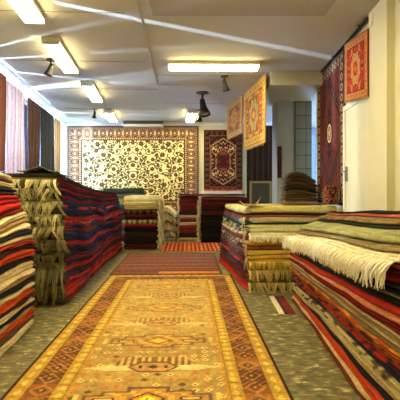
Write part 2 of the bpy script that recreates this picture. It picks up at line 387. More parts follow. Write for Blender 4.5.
# ---------------------------------------------------------------- ceiling fixtures
housing = new_mat('fixture_housing', lin((190, 184, 170)), .5)
diff = new_mat('fluorescent_diffuser', (.9, .9, .85), .4, emit=TUBE_COL, strength=TUBE)
def tube_light(cx, cy, L, Wd, rot, label, low=0):
    t = empty('ceiling_light', (cx, cy, CEIL-.09-low)); t.rotation_euler.z = rot
    M = Matrix.Rotation(rot, 4, 'Z')
    def P(mb, name, mat, bev):
        o = mb.build(name, mat, None, (0, 0, 0), bevel=bev); o.parent = t; o.location = (0, 0, 0); return o
    P(MB().box(-Wd/2, Wd/2, -L/2, L/2, .04, .089), 'housing', housing, .004)
    P(MB().box(-Wd/2+.008, Wd/2-.008, -L/2+.02, L/2-.02, 0, .039), 'diffuser', diff, .012)
    P(MB().box(-Wd/2, Wd/2, -L/2, -L/2+.018, .0, .0395), 'end_cap', housing, .003)
    P(MB().box(-Wd/2, Wd/2, L/2-.018, L/2, .0, .0395), 'end_cap', housing, .003)
    tag(t, label, 'ceiling light', 'fluorescent ceiling lights')
LA = 0.115
tube_light(-1.60, 3.42, 1.28, .2, LA, 'lit fluorescent box light at the top left corner, nearest of the left row')
tube_light(-1.80, 5.22, 1.2, .2, LA, 'lit fluorescent box light, second nearest of the left row, beside the nearest spotlight')
tube_light(-1.92, 7.15, 1.25, .2, LA, 'lit fluorescent box light, third of the left row')
tube_light(-2.12, 9.5, 1.2, .2, LA, 'lit fluorescent box light near the back wall, farthest of the left row')
tube_light(-0.21, 9.5, 1.2, .22, LA*0.6, 'lit fluorescent box light near the back wall beside the paired spotlights')
tube_light(0.19, 5.6, 1.28, .2, math.radians(91), 'long lit fluorescent light set crosswise at the ceiling centre')
tube_light(-1.42, 1.9, 1.28, .2, LA, 'added unseen fluorescent fill light above the viewer, in line with the left row')  # this and the next two: unseen fixtures added for front fill
tube_light(0.3, 3.1, 1.28, .2, math.radians(91), 'added unseen fluorescent fill light set crosswise above the near end of the aisle', .03)
tube_light(0.3, 0.9, 1.28, .2, math.radians(91), 'added unseen fluorescent fill light set crosswise above the viewer', .03)

def ceiling_spot(cx, cy, size, tilt, label, zrot=0):
    t = empty('ceiling_spotlight', (cx, cy, CEIL)); s = size
    def add(mb, name, mat, smooth=True):
        o = mb.build(name, mat, None, (0, 0, 0), smooth=smooth); o.parent = t; o.location = (0, 0, 0)
        return o
    add(MB().tube((0, 0, -.001), (0, 0, -.016), .06*s, .055*s, 20), 'canopy', dark_metal, False)
    add(MB().tube((0, 0, -.016), (0, 0, -.075*s), .012*s).tube((-.02*s, 0, -.075*s), (.02*s, 0, -.075*s), .014*s), 'stem', dark_metal, False)
    M = Matrix.Translation((0, 0, -.09*s)) @ Matrix.Rotation(zrot, 4, 'Z') @ Matrix.Rotation(tilt, 4, 'Y')
    prof = [(.0, .03), (.022, .03), (.028, .0), (.03, -.045), (.05, -.10), (.058, -.125), (.052, -.124), (.026, -.05), (.0, -.045)]
    vs = []; fs = []; n = 20
    for r, z in prof:
        for k in range(n): a = 2*math.pi*k/n; vs.append(tuple(M @ Vector((r*s*math.cos(a), r*s*math.sin(a), z*s))))
    for i in range(len(prof)-1):
        for k in range(n): fs.append((i*n+k, i*n+(k+1) % n, (i+1)*n+(k+1) % n, (i+1)*n+k))
    o = mesh_obj('shade', vs, fs, dark_metal, None, (0, 0, 0)); o.parent = t
    bl = MB(); a = M @ Vector((0, 0, -.055*s)); b2 = M @ Vector((0, 0, -.112*s)); bl.tube(a, b2, .02*s, .042*s, 16)
    add(bl, 'bulb', new_mat('spot_glass', (.5, .5, .48), .15, .3), False)
    tag(t, label, 'spotlight', 'ceiling spotlights')
ceiling_spot(-2.03, 5.45, 1.05, .35, 'dark spotlight on the ceiling beside the second left box light, nearest spotlight')
ceiling_spot(-2.33, 8.86, .95, .1, 'small dark spotlight on the ceiling near the left window corner')
ceiling_spot(.38, 6.25, 1.1, -.3, 'dark conical spotlight just behind the crosswise ceiling light', .6)
ceiling_spot(.046, 7.33, 2.0, -.25, 'large black spotlight with round lens at the ceiling centre', -.9)
ceiling_spot(0.0, 8.95, 1.2, .1, 'small black spotlight right behind the large black spotlight')

# air conditioner over the back carpet
ac = empty('air_conditioner', (-1.48, BACK-.15, 2.9)); tag(ac, 'long flat air conditioner above the large back carpet, dark grille over cream casing', 'air conditioner')
MB().box(-2.0, -.96, BACK-.24, BACK-.002, 2.9, 2.96).build('casing', new_mat('ac_casing', lin((206, 200, 176)), .5), ac, bevel=.006)
g = MB()
g.box(-1.99, -.97, BACK-.22, BACK-.002, 2.961, 3.045)
for k in range(4): g.box(-1.98, -.98, BACK-.232, BACK-.22, 2.968+k*.018, 2.976+k*.018)
g.build('grille', new_mat('ac_grille', lin((66, 66, 54)), .5), ac)

# ---------------------------------------------------------------- patterns
def edge_d(u, v, U, V): return np.minimum(np.minimum(u, U-u), np.minimum(v, V-v))
def along(u, v, U, V):
    vert = np.minimum(u, U-u) < np.minimum(v, V-v)
    return np.where(vert, v, u)
def put(c, m, rgb): c[m] = A3(rgb); return c

def main_rug_col(u, v):   # u across 0..1.79, v along
    U = 1.79; c = np.empty(u.shape+(3,)); c[:] = A3((188, 146, 62))
    V = 4.42
    # field abrash
    k = vn(v*3.1, 3)*.5+.5; c[:] = A3((166, 134, 74))+(A3((196, 160, 84))-A3((166, 134, 74)))*k[..., None]
    cx = u-U/2; ax = np.abs(cx)
    # scattered small motifs
    gx = np.floor(cx/.085); gy = np.floor(v/.075); fx = cx/.085-gx-.5; fy = v/.075-gy-.5
    h = _T[(gx.astype(int)*7+gy.astype(int)*13) % 97, (gx.astype(int)+gy.astype(int)*5) % 97]
    dm = (np.abs(fx)+np.abs(fy)) < .36
    put(c, dm & (h > .35), (232, 200, 120)); put(c, dm & (h < -.45), (192, 124, 58)); put(c, ((np.abs(fx)+np.abs(fy)) < .16) & (h > .35), (120, 70, 30))
    put(c, dm & (np.abs(h) < .08), (100, 70, 36))
    # cross medallions every .93 m and comb fans between them; motif depth is measured from the nearest centre
    for y0, kk in [(v0, 0) for v0 in (-.02, .915, 1.85, 2.78, 3.70)]:
        dy = v-y0-.0; ay = np.abs(dy)
        stp = lambda a, b: (ax < a) & (ay < b)
        shape = stp(.40, .055) | stp(.30, .10) | stp(.14, .15)
        inner = stp(.375, .035) | stp(.275, .08) | stp(.115, .13)
        put(c, shape, (104, 76, 44)); put(c, inner, (184, 132, 74))
        put(c, inner & (((cx*24).astype(int)+(dy*30).astype(int)) % 3 == 0), (226, 170, 60))
        put(c, ((ax > .2) & (ax < .34) & (ay < .02)), (60, 44, 26)); put(c, ((ax > .22) & (ax < .32) & (ay < .01)), (232, 208, 130))
        d1 = ax/.12+ay/.085
        put(c, d1 < 1, (70, 44, 22)); put(c, d1 < .78, (224, 150, 50)); put(c, d1 < .45, (250, 226, 60)); put(c, d1 < .12, (90, 60, 20))
        put(c, (np.abs(ax-.44) < .018) & (ay < .06), (222, 186, 90))
    for y0 in (.45, 1.385, 2.32, 3.25, 4.15):
        dy = v-y0; 
        fan = (ax < .46-(.115+dy)*.9) & (dy > -.115) & (dy < .10) & (ax > .0)
        comb = (ax < .29-(dy)*.4) & (dy > -.01) & (dy < .13)
        pale = (ax < .50-np.abs(dy+.045)*4.0) & (np.abs(dy+.045) < .055)
        put(c, pale, (230, 204, 134)); put(c, pale & (np.abs(dy+.045) > .045), (160, 116, 60))
        put(c, comb & ((cx*40).astype(int) % 2 == 0), (124, 90, 52)); put(c, comb & ((cx*40).astype(int) % 2 != 0), (206, 168, 96))
        mid = (ax < .19-np.abs(dy+.03)*1.1) & (np.abs(dy+.03) < .085)
        put(c, mid, (90, 64, 38)); put(c, (ax < .165-np.abs(dy+.03)*1.1) & (np.abs(dy+.03) < .07), (194, 140, 80))
        put(c, (ax/.05+np.abs(dy+.03)/.03) < 1, (50, 46, 40)); put(c, (np.abs(ax-.09) < .012) & (np.abs(dy+.03) < .02), (50, 46, 40))
    # brighter far light painted into the dye: motifs paled towards the ground colour
    far_light = (.08+.38*sstep(1.2, 3.0, v+.3*vn(u*2, v*2)))[..., None]; c = c*(1-far_light)+A3((200, 164, 92))*far_light
    # borders
    d = np.minimum(edge_d(u, v, U, V), 9); al = along(u, v, U, V)
    m = d < .40; put(c, m, (186, 148, 58))
    put(c, (d < .405) & (d > .395), (214, 130, 50)); put(c, (d < .383) & (d > .377), (150, 112, 44))
    gb = (d < .375) & (d > .305); put(c, gb & (np.abs(((al/.085) % 1)-.5)+np.abs((d-.34)/.07) < .42), (220, 182, 78)); put(c, gb & (np.abs(((al/.17) % 1)-.5) < .04), (166, 112, 44))
    put(c, (d < .303) & (d > .297), (140, 92, 40)); 
    bb = (d <= .295) & (d > .125); put(c, bb, (132, 74, 36))
    p = (al/.16) % 1; q = (d-.21)/.085; blk = (np.floor(al/.16).astype(int)) % 3
    base2 = np.array([A3((150, 88, 42)), A3((118, 76, 42)), A3((160, 104, 50))])
    c[bb] = base2[blk[bb]]
    ddi = np.abs(p-.5)*2+np.abs(q); put(c, bb & (np.abs(ddi-.85) < .13), (182, 128, 62)); put(c, bb & (ddi < .45), (92, 62, 44)); put(c, bb & (ddi < .2), (190, 142, 74))
    put(c, bb & (((al*55).astype(int)+(d*55).astype(int)) % 3 == 0) & (vn(u*9, v*9) > -.1), (78, 50, 34))
    put(c, (d < .123) & (d > .117), (140, 92, 40))
    gb = (d < .115) & (d > .03); put(c, gb & (np.abs(((al/.12) % 1)-.5)*1.4+np.abs((d-.07)/.05) < .5), (222, 188, 88)); put(c, gb & (np.abs(((al/.12) % 1)-.0) < .07), (170, 116, 42))
    put(c, d < .03, (190, 130, 44)); put(c, d < .018, (58, 40, 30))
    return c*(1+.14*vn(u*34, v*34)+.12*vn(u*13, v*21+5))[..., None]

def flower_field(seed, half_w, H, n, rmin=.042, rmax=.078):
    R = random.Random(seed); out = []
    tries = 0
    while len(out) < n and tries < 6000:
        tries += 1; x = R.uniform(0, half_w); y = R.uniform(0, H); r = R.uniform(rmin, rmax)
        if all((x-a)**2+(y-b)**2 > (r+c_+.022)**2 for a, b, c_, _ in out) and (x < .012 or x > r+.015): out.append((x, y, r, R.random()*6.28))
    return out
def back_carpet_col(u, v):   # 3.46 x 2.35
    U, V = 3.46, 2.35; c = np.empty(u.shape+(3,)); c[:] = A3((244, 226, 150))
    ax = np.abs(u-U/2); dk = (58, 42, 32)
    for (x, y, r, a) in flower_field(5, U/2-.40, V-.78, 170):
        dx = ax-x; dy = v-.39-y; d = np.hypot(dx, dy); th = np.arctan2(dy, dx)
        Rv = r*1.75; g = ((th-a) % 6.283) < 3.6
        put(c, (np.abs(d-Rv) < .011) & g, (88, 66, 36))
        lx, ly = dx-Rv*math.cos(a), dy-Rv*math.sin(a); put(c, np.hypot(lx, ly*1.6) < .03, (96, 84, 50))
    for (x, y, r, a) in flower_field(5, U/2-.40, V-.78, 170):
        dx = ax-x; dy = v-.39-y; d = np.hypot(dx, dy); th = np.arctan2(dy, dx)
        rr = r*(.85+.16*np.cos(6*th+a))
        put(c, d < rr, dk); put(c, (d < rr*.66) & (d > rr*.52), (150, 108, 66)); put(c, d < rr*.2, (180, 140, 90))
    d = edge_d(u, v, U, V); al = along(u, v, U, V)
    put(c, d < .39, (160, 120, 84))
    put(c, (d < .39) & (d > .36), (70, 50, 40)); g = (d <= .36) & (d > .31); put(c, g, (214, 176, 108)); put(c, g & (((al/.055) % 1) < .45), (110, 70, 50))
    put(c, (d <= .31) & (d > .295), (70, 50, 40))
    m = (d <= .295) & (d > .10); put(c, m, (164, 122, 84))
    p = ((al/.21) % 1-.5)*.21; q = d-.197; rr = np.hypot(p, q)
    put(c, m & (np.abs(rr-.085) < .012), (84, 56, 44)); put(c, m & (rr < .055), (94, 50, 40)); put(c, m & (rr < .03), (228, 190, 120)); put(c, m & (np.abs(np.abs(p)-.1) < .016) & (np.abs(q) < .05), (226, 196, 120))
    put(c, (d <= .10), (92, 68, 56)); put(c, (d <= .09) & (d > .04) & (((al/.05) % 1) < .5), (168, 130, 92)); 
    return c

def hex_rug_col(u, v):       # 1.0 x 1.62
    U, V = 1.02, 1.66; c = np.empty(u.shape+(3,)); c[:] = A3((46, 18, 20))
    x = np.abs(u-U/2); y = np.abs(v-V/2)
    hx = np.maximum(x/.33, (x*.62+y)/.62)
    sp = vn(x*22, y*22)
    put(c, hx < 1, (180, 140, 92)); put(c, hx < .95, (62, 22, 22))
    ring = (hx < .90) & (hx > .52); put(c, ring & (np.abs(sp) < .14), (206, 170, 112)); put(c, (np.abs(hx-.5) < .03), (150, 90, 60))
    put(c, (hx < .45) & (sp > .4), (120, 70, 52)); put(c, (hx < .45) & (sp < -.4), (80, 30, 28))
    out = (hx >= 1.02); put(c, out & (np.abs(vn(x*16, y*16+9)) < .07), (120, 70, 50))
    d = edge_d(u, v, U, V); al = along(u, v, U, V)
    m = d < .15; put(c, m, (40, 16, 20)); put(c, (np.abs(d-.15) < .007) | (np.abs(d-.03) < .006), (140, 96, 66))
    p = ((al/.14) % 1-.5)*.14; q = d-.09; put(c, m & (np.abs(np.hypot(p, q)-.035) < .009), (104, 66, 52)); put(c, m & (np.hypot(p, q) < .012), (160, 50, 40))
    return c

def medallion_col(U, V, field, med, bord, light, dark, seed=0, bw=.14, frq=15):
    def f(u, v):
        c = np.empty(u.shape+(3,)); c[:] = A3(field)
        x = np.abs(u-U/2); y = np.abs(v-V/2); sp = vn(x*frq+seed, y*frq+seed)
        put(c, np.abs(sp) < .12, light); put(c, sp > .55, dark)
        e = np.hypot(x/(U*.2), y/(V*.26))*(1+.1*np.cos(8*np.arctan2(y, x+1e-6)))
        put(c, e < 1.1, dark); put(c, e < 1.0, med); put(c, (e < 1) & (np.abs(vn(x*frq*1.6, y*frq*1.6+seed)) < .16), light); put(c, e < .45, field); put(c, e < .25, light)
        d = edge_d(u, v, U, V); al = along(u, v, U, V)
        m = d < bw; put(c, m, bord); put(c, np.abs(d-bw) < .008, dark); put(c, np.abs(d-bw*.15) < .006, dark)
        p = ((al/(bw*.95)) % 1-.5)*bw*.95; q = d-bw*.55; r = np.hypot(p, q)
        put(c, m & (np.abs(r-bw*.3) < bw*.08), light); put(c, m & (r < bw*.12), dark)
        return c
    return f
def red_wall_rug_col(u, v):     # 1.35 x 1.9 dark rug on the right wall
    U, V = 1.34, 1.93; c = np.empty(u.shape+(3,)); c[:] = A3((88, 32, 18))
    x = np.abs(u-U/2); y = np.abs(v-V/2); sp = vn(x*16, y*16)
    put(c, np.abs(sp) < .06, (90, 46, 30)); put(c, sp > .5, (34, 22, 30))
    for yy in (0.62,):
        vv = np.abs((y-yy)+x*1.1-.12); put(c, (vv < .075) & (x < .42), (26, 20, 22)); put(c, (vv < .012) & (x < .40), (104, 72, 52))
    put(c, (x/.13+y/.17) < 1.5, (44, 28, 36)); e = np.hypot(x/.10, y/.13); put(c, e < 1, (226, 190, 120)); put(c, e < .8, (90, 40, 26)); put(c, (e < .7) & (np.abs(vn(x*50, y*50)) < .3), (220, 180, 110))
    d = edge_d(u, v, U, V); al = along(u, v, U, V); m = d < .17; put(c, m, (40, 20, 22))
    put(c, np.abs(d-.17) < .008, (120, 90, 66)); put(c, np.abs(d-.03) < .006, (120, 90, 66))
    p = ((al/.13) % 1-.5)*.13; r = np.hypot(p, d-.10); put(c, m & (np.abs(r-.038) < .013), (158, 128, 92)); put(c, m & (r < .014), (110, 36, 28))
    return c
def stripes(cols, freq, axis='u', nz=.1):
    def f(u, v):
        t = (u if axis == 'u' else v); k = (np.floor(t*freq+nz*vn(u*6, v*6)).astype(int)) % len(cols)
        return np.array([A3(a) for a in cols])[k]*(1+.12*vn(u*25, v*25))[..., None]
    return f

# ---------------------------------------------------------------- rugs on the floor
def floor_rug(name, label, corner, ang_, U, V, th, colf, nu, nv, z=0.001, wave=.0):
    ca, sa = math.cos(ang_), math.sin(ang_); cx, cy = corner
    P = lambda u, v: (cx+u*ca-v*sa, cy+u*sa+v*ca, z+th+wave*(vn(u*3, v*3)+1))
    o = sheet(name, nu, nv, U, V, P, (0, 0, 1), th, colf, origin=(cx, cy, z)); tag(o, label, 'rug'); return o
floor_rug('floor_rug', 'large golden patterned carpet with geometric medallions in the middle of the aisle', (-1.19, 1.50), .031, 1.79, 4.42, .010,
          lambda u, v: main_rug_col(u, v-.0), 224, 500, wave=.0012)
def maroon_col(u, v):
    U, V = 1.70, 1.93; c = np.empty(u.shape+(3,)); k = np.floor(v*16).astype(int) % 5
    pal = np.array([A3(a) for a in [(136, 78, 54), (112, 62, 46), (150, 100, 66), (106, 70, 58), (126, 68, 48)]]); c[:] = pal[k]
    x = np.abs(((u*9+np.floor(v*8)*.5) % 1)-.5); put(c, (np.floor(v*16).astype(int) % 5 == 2) & (x < .12), (172, 120, 80))
    put(c, (v < .2) & (v > .04) & (u > .74), (214, 128, 62)); put(c, (v < .2) & (v > .04) & (u < .74), (128, 78, 52)); put(c, (v < .26) & (v > .2) & (x < .25), (62, 40, 46))
    d = edge_d(u, v, U, V); put(c, d < .04, (96, 70, 44)); return c*(1+.1*vn(u*30, v*30))[..., None]
floor_rug('floor_rug', 'worn maroon striped flatweave rug with an orange end band beyond the golden carpet', (-1.36, 5.98), .03, 1.70, 1.93, .006, maroon_col, 150, 160)
def orange_col(u, v):
    c = np.empty(u.shape+(3,)); t = (u*11) % 1; c[:] = A3((206, 92, 36)); put(c, t < .25, (110, 40, 24)); put(c, (t > .55) & (t < .7), (230, 140, 66)); put(c, (t > .8), (160, 58, 28))
    put(c, (v < .1), (146, 110, 66)); put(c, np.abs(v-.14) < .015, (90, 40, 26)); return c*(1+.15*vn(u*20, v*5))[..., None]
floor_rug('floor_rug', 'bright orange striped flatweave rug at the far end of the aisle', (-.82, 8.08), .03, 1.30, 1.38, .006, orange_col, 140, 60)
def edgemat(u, v):
    c = np.empty(u.shape+(3,)); c[:] = A3((70, 44, 60)); put(c, u < .06, (226, 214, 180)); put(c, (u > .09) & (((v*20) % 1) < .5), (140, 40, 40)); return c
floor_rug('floor_rug', 'narrow dark mat with a white edge on the stone beside the near right pile', (.815, 4.12), -.02, .17, .66, .008, edgemat, 18, 40)

# ---------------------------------------------------------------- hanging textiles
def hang(name, label, p0, p1, ztop, drop, colf, nu, nv, outdir, th=.012, wave=.012, freq=4, cat='rug', mat=None, group=None, zfun=None, seed=0, ztop1=None):
    p0 = np.array(p0, float); p1 = np.array(p1, float); U = float(np.hypot(*(p1-p0))); d = (p1-p0)/U
    nx, ny = outdir; l = math.hypot(nx, ny); nx /= l; ny /= l
    zt1 = ztop if ztop1 is None else ztop1
    def P(u, v):
        wv = wave*vn(u*freq+seed*9, v*.7+seed)*(np.minimum(1, .3+v))
        zt = ztop+(zt1-ztop)*u/U
        return (p0[0]+d[0]*u+nx*wv, p0[1]+d[1]*u+ny*wv, zt-v)
    o = sheet(name, nu, nv, U, drop, P, (nx, ny, 0), th, colf, mat, origin=((p0[0]+p1[0])/2, (p0[1]+p1[1])/2, ztop-drop))
    # make normals face out
    me = o.data
    n = me.polygons[0].normal
    if n.x*nx+n.y*ny < 0: me.flip_normals()
    tag(o, label, cat, group); return o

hang('wall_carpet', 'huge cream carpet with dark floral vines covering the back wall', (-3.5, BACK-.05), (-.04, BACK-.05), 2.94, 2.35,
     lambda u, v: back_carpet_col(u, v), 430, 300, (0, -1), .012, .012, 1.5, cat='carpet')
hx = hang('hanging_rug', 'dark maroon rug with a pale hexagon medallion hanging on the back wall', (.10, BACK-.08), (1.12, BACK-.08), 2.83, 1.56, hex_rug_col, 130, 200, (0, -1), .01, .012, 2)
fringe('fringe', [(.11, BACK-.086, 1.275), (1.11, BACK-.086, 1.275)], (0, -1, 0), .05, (226, 70, 44), hx, step=.008, wild=.1, lift=.004, r=.006)
fringe('fringe', [(.11, BACK-.075, 2.835), (1.11, BACK-.075, 2.835)], (0, -1, 0), .05, (220, 60, 40), hx, step=.012, wild=.1, lift=.012)
sh = MB().box(.02, 1.10, BACK-.14, BACK-.001, 1.13, 1.215)
tag(sh.build('batten', paint, None, (.56, BACK-.12, 1.13)), 'white batten lying under the hanging maroon hexagon rug', 'batten')

# left window textiles, set just inside the wall
def lp(y, off=.09): return (LX(y)+off, y)
hang('window_textile', 'brown rug hanging in the left window at the frame edge', lp(5.45, .12), lp(5.96, .12), 2.95, 1.40, stripes([(116, 66, 48), (96, 52, 40), (128, 78, 56)], 9), 30, 60, (1, 0), .01, .02, 5, cat='rug')
hang('window_textile', 'pale sheer striped cloth in the left window, lit from outside', lp(6.0), lp(6.98), 2.95, 2.0, stripes([(206, 186, 184), (180, 158, 160), (214, 198, 194), (190, 168, 170)], 12), 60, 60, (1, 0), .004, .03, 6, cat='cloth', mat=SHEER)
hang('window_textile', 'dark brown flatweave hanging in the left window beside the bright gap', lp(7.16), lp(7.97), 2.94, 2.0, stripes([(78, 52, 46), (66, 44, 40), (92, 62, 54)], 14), 50, 60, (1, 0), .01, .025, 5)
hang('window_textile', 'slate blue and black flatweave hanging in the left window', lp(8.0), lp(9.2), 2.94, 2.0, stripes([(48, 56, 66), (36, 42, 52), (58, 64, 72), (40, 46, 50)], 12), 60, 60, (1, 0), .01, .025, 5)
hang('window_textile', 'narrow tan cloth hanging at the far end of the left window', lp(9.26), lp(9.86), 2.94, 2.0, stripes([(176, 150, 112), (150, 122, 90), (190, 166, 128)], 14), 30, 60, (1, 0), .005, .02, 6, cat='cloth', mat=SHEER)
hang('window_textile', 'plain brown flatweave hanging in the left window outside the frame', lp(5.12), lp(5.42), 2.95, 2.0, stripes([(96, 62, 50), (84, 52, 44)], 12), 30, 50, (1, 0), .01, .02, 5)

# divider rugs hanging from the ceiling
a, b_, c_ = np.array([.985, 6.03]), np.array([.80, 7.33]), np.array([.57, 8.45])
gcol = medallion_col(1.31, 1.02, (176, 92, 26), (158, 140, 90), (190, 144, 58), (206, 164, 78), (96, 74, 48), 2, .16)
h1 = hang('hanging_rug', 'golden orange medallion rug hanging from the ceiling, nearer of two', a, b_, 3.03, 1.04, gcol, 120, 100, (-1, -.14), .014, .015, 2)
fringe('fringe', [(.975, 6.03, 2.0), (.80, 7.31, 2.0)], (-1, -.14, 0), .05, (206, 180, 120), h1, step=.02, wild=.2, lift=.003)
g2 = medallion_col(1.1, .72, (150, 84, 36), (160, 110, 56), (166, 124, 62), (172, 128, 70), (100, 64, 38), 5, .12)
hang('hanging_rug', 'dull golden brown rug hanging from the ceiling, farther of two', b_+np.array([-.02, .06]), c_, 3.03, .72, g2, 90, 60, (-1, -.18), .012, .02, 2)

# right wall rugs
h2 = hang('hanging_rug', 'tall dark red rug with navy chevrons hanging on the right wall', (RX(6.28)-.03, 6.28), (RX(4.95)-.03, 4.95), 3.028, 1.95, red_wall_rug_col, 160, 220, (-1, 0.05), .014, .012, 2)
rc = medallion_col(.76, .69, (170, 42, 32), (200, 150, 84), (168, 128, 72), (200, 120, 74), (128, 44, 30), 3, .10, 22)
h3 = hang('hanging_rug', 'small bright red rug with a tan border hanging beside the white pier', (RX(4.75)-.085, 4.75), (RX(4.00)-.085, 4.00), 3.0, .69, rc, 110, 90, (-1, .05), .014, .01, 3, ztop1=2.90)

# textiles and frame seen beyond the divider
hang('hanging_rug', 'dark brown striped flatweave hanging behind the golden hanging rugs', (1.10, 9.45), (1.74, 9.47), 2.78, 1.9, stripes([(52, 38, 32), (40, 28, 26), (66, 50, 40)], 22), 70, 60, (0, -1), .01, .02, 5)
hang('hanging_rug', 'small pink and red patterned cloth hanging in the bright far window', (1.80, 10.2), (2.05, 10.2), 2.843, .86, medallion_col(.25, .86, (186, 50, 60), (226, 150, 140), (206, 90, 90), (240, 190, 180), (120, 30, 50), 4, .05, 30), 30, 60, (0, -1), .008, .01, 5, cat='cloth', mat=SHEER)
hang('hanging_rug', 'narrow dark textile hanging on the left edge of the grey column', (1.375, 7.10), (1.45, 7.10), 2.04, .56, stripes([(60, 30, 28), (40, 24, 24)], 9), 8, 30, (0, -1), .01, .005, 5)
hang('hanging_rug', 'added pale blue sheer dimming the far window right of the tiled column', (2.72, 10.35), (3.25, 10.35), 2.843, 2.34, stripes([(186, 204, 222), (170, 192, 214)], 12), 30, 40, (0, -1), .004, .03, 7, cat='curtain', mat=SHEER)  # sheer added to tint and dim the overbright window slot
fr = empty('picture_frame', (1.40, 9.3, .0)); tag(fr, 'gold framed dark panel standing behind the long maroon rugs', 'frame')
gold = new_mat('old_gilt', lin((140, 116, 70)), .5, .2)
f0, f1, z0, z1 = 1.15, 1.66, .0, 1.46
MB().box(f0, f1, 9.25, 9.29, z1-.05, z1).box(f0, f1, 9.25, 9.29, z0, z0+.06).box(f0, f0+.05, 9.25, 9.29, z0+.06, z1-.05).box(f1-.05, f1, 9.25, 9.29, z0+.06, z1-.05).build('frame', gold, fr, bevel=.006)
MB().box(f0+.05, f1-.05, 9.265, 9.285, z0+.06, z1-.05).build('panel', new_mat('dark_canvas', lin((60, 56, 40)), .7, vary=.3), fr)

# ---------------------------------------------------------------- piles of folded rugs
CR = (206, 184, 132); CR2 = (226, 208, 160); RED = (176, 34, 26); DR = (112, 26, 24); NV = (30, 32, 46); OR = (196, 74, 30); TAN = (164, 136, 86)
BK = (34, 28, 28); MAR = (92, 28, 34); BL = (40, 48, 92); GG = (136, 136, 96); OL = (150, 132, 76); BR = (92, 60, 42); PK = (206, 120, 90); GR = (96, 90, 78)

# near left pile
LA_ = [(1.0, 'cream', CR2, 1, 'plain', None), (.8, 'brown', BR, 1, 'plain', None), (1.0, 'cream', CR2, 2, 'plain', None), (.9, 'navy', NV, 1, 'plain', None), (.6, 'dark brown', (60, 34, 28), 1, 'plain', None),
       (1.6, 'bright red', RED, 2, 'plain', None), (1.2, 'scarlet', (196, 40, 28), 1, 'plain', None), (.9, 'dark red', DR, 1, 'plain', None),
       (1.1, 'cream', CR2, 2, 'plain', None), (1.1, 'tan', TAN, 1, 'ply', CR2), (1.1, 'cream', CR2, 1, 'plain', None), (1.1, 'navy', NV, 1, 'plain', None), (.9, 'cream', CR, 1, 'plain', None),
       (.9, 'rust red', (150, 48, 32), 2, 'plain', None), (.9, 'dark brown', (58, 36, 34), 1, 'plain', None), (1.3, 'orange red', OR, 2, 'plain', None), (.8, 'black', BK, 1, 'plain', None),
       (1.3, 'cream', CR2, 2, 'plain', None), (1.2, 'tan', TAN, 2, 'ply', CR2), (.9, 'navy', NV, 1, 'plain', None), (.8, 'cream', CR2, 1, 'plain', None), (1.3, 'orange', (204, 88, 34), 2, 'plain', None), (.7, 'dark brown', (70, 40, 34), 1, 'plain', None),
       (1.2, 'cream', CR2, 2, 'plain', None), (.9, 'navy', NV, 1, 'plain', None), (1.0, 'pale tan', (190, 160, 110), 1, 'plain', None), (1.3, 'rust orange', (190, 78, 36), 2, 'plain', None), (.9, 'grey brown', GR, 1, 'plain', None), (1.2, 'cream', CR2, 2, 'plain', None)]
pile('the near left pile', 'folded rugs in the near left pile', (-1.43, 1.6), (-.064, 1), (-1, 0), 2.25, .85,
     lambda s, ww: 1.45+.0*s-.03*sstep(1.9, 2.25, s), LA_, face=lambda t, s: .22*max(0, (t-.5)/.5)**1.3+.012*math.sin(t*9)+0*s,
     end1=lambda t: .03+.02*t, amp=.045, seed=1, jit=.02, tfreq=4, wfreq=3,
     fr=[('end1', .03, CR2, None, dict(step=.02, r=.003, lift=.02, wild=.5))])

# long left pile with the fringed near end
fo = (176, 160, 104); fd = (92, 84, 56); ends = [(50, 46, 34), (110, 100, 66), (120, 110, 74), (80, 70, 46), (60, 54, 38)]
cols = [('dark grey', (58, 62, 56)), ('crimson', (140, 26, 40)), ('maroon', MAR), ('crimson', (150, 30, 40)), ('navy', (44, 38, 62)), ('wine red', (120, 26, 34)), ('slate blue', (52, 54, 78)), ('orange red', (182, 56, 32)), ('indigo', (40, 44, 84)),
        ('black', (38, 32, 36)), ('red', (170, 32, 30)), ('scarlet', (186, 36, 30)), ('dark red', (124, 26, 30)), ('brown', (84, 50, 44)), ('deep blue', (38, 46, 90)), ('navy', (36, 38, 66)), ('red', (160, 38, 34)), ('dark blue', (36, 44, 80)), ('charcoal', (44, 40, 44)),
        ('dark red', (112, 30, 32)), ('brick red', (148, 44, 34)), ('brown', (86, 44, 38)), ('red', (164, 40, 32)), ('dark brown', (62, 38, 36)), ('maroon', (104, 30, 34)), ('orange red', (186, 60, 30)), ('red brown', (120, 44, 34)), ('scarlet', (180, 40, 26)), ('orange red', (196, 66, 30)), ('dark red', (118, 30, 26))]
LC = []
for i, (nm, cc) in enumerate(cols):
    R = random.Random(i+40)
    ex = {'end': ends[i % 5]}
    if i == 0: ex['nofr'] = True
    elif i in (1, 3, 6, 9, 12, 15, 18, 21):
        Lf, fc_ = {1: (.20, (250, 236, 180)), 3: (.17, (244, 230, 168)), 6: (.19, (226, 212, 150)), 9: (.15, (250, 236, 176)), 12: (.17, (226, 208, 146)), 15: (.13, (150, 138, 92)), 18: (.14, (120, 112, 76)), 21: (.40, (156, 146, 100))}[i]
        ex['fr'] = [('end0', Lf, fc_, (96, 88, 58), dict(step=.006, r=.006, lift=.05 if i != 21 else .07, wild=.6 if i != 21 else .2))]
    LC.append((R.uniform(.75, 1.3), nm, cc, R.choice([2, 2, 3]), R.choice(['plain', 'fleck', 'plain', 'band']), R.choice([(60, 40, 60), (170, 120, 90), (36, 40, 70), (120, 30, 34)]), ex))
SY = np.array([0, .15, .7, 1.75, 3.4, 4.2]); SZ = np.array([1.47, 1.46, 1.40, 1.29, 1.225, 1.20])
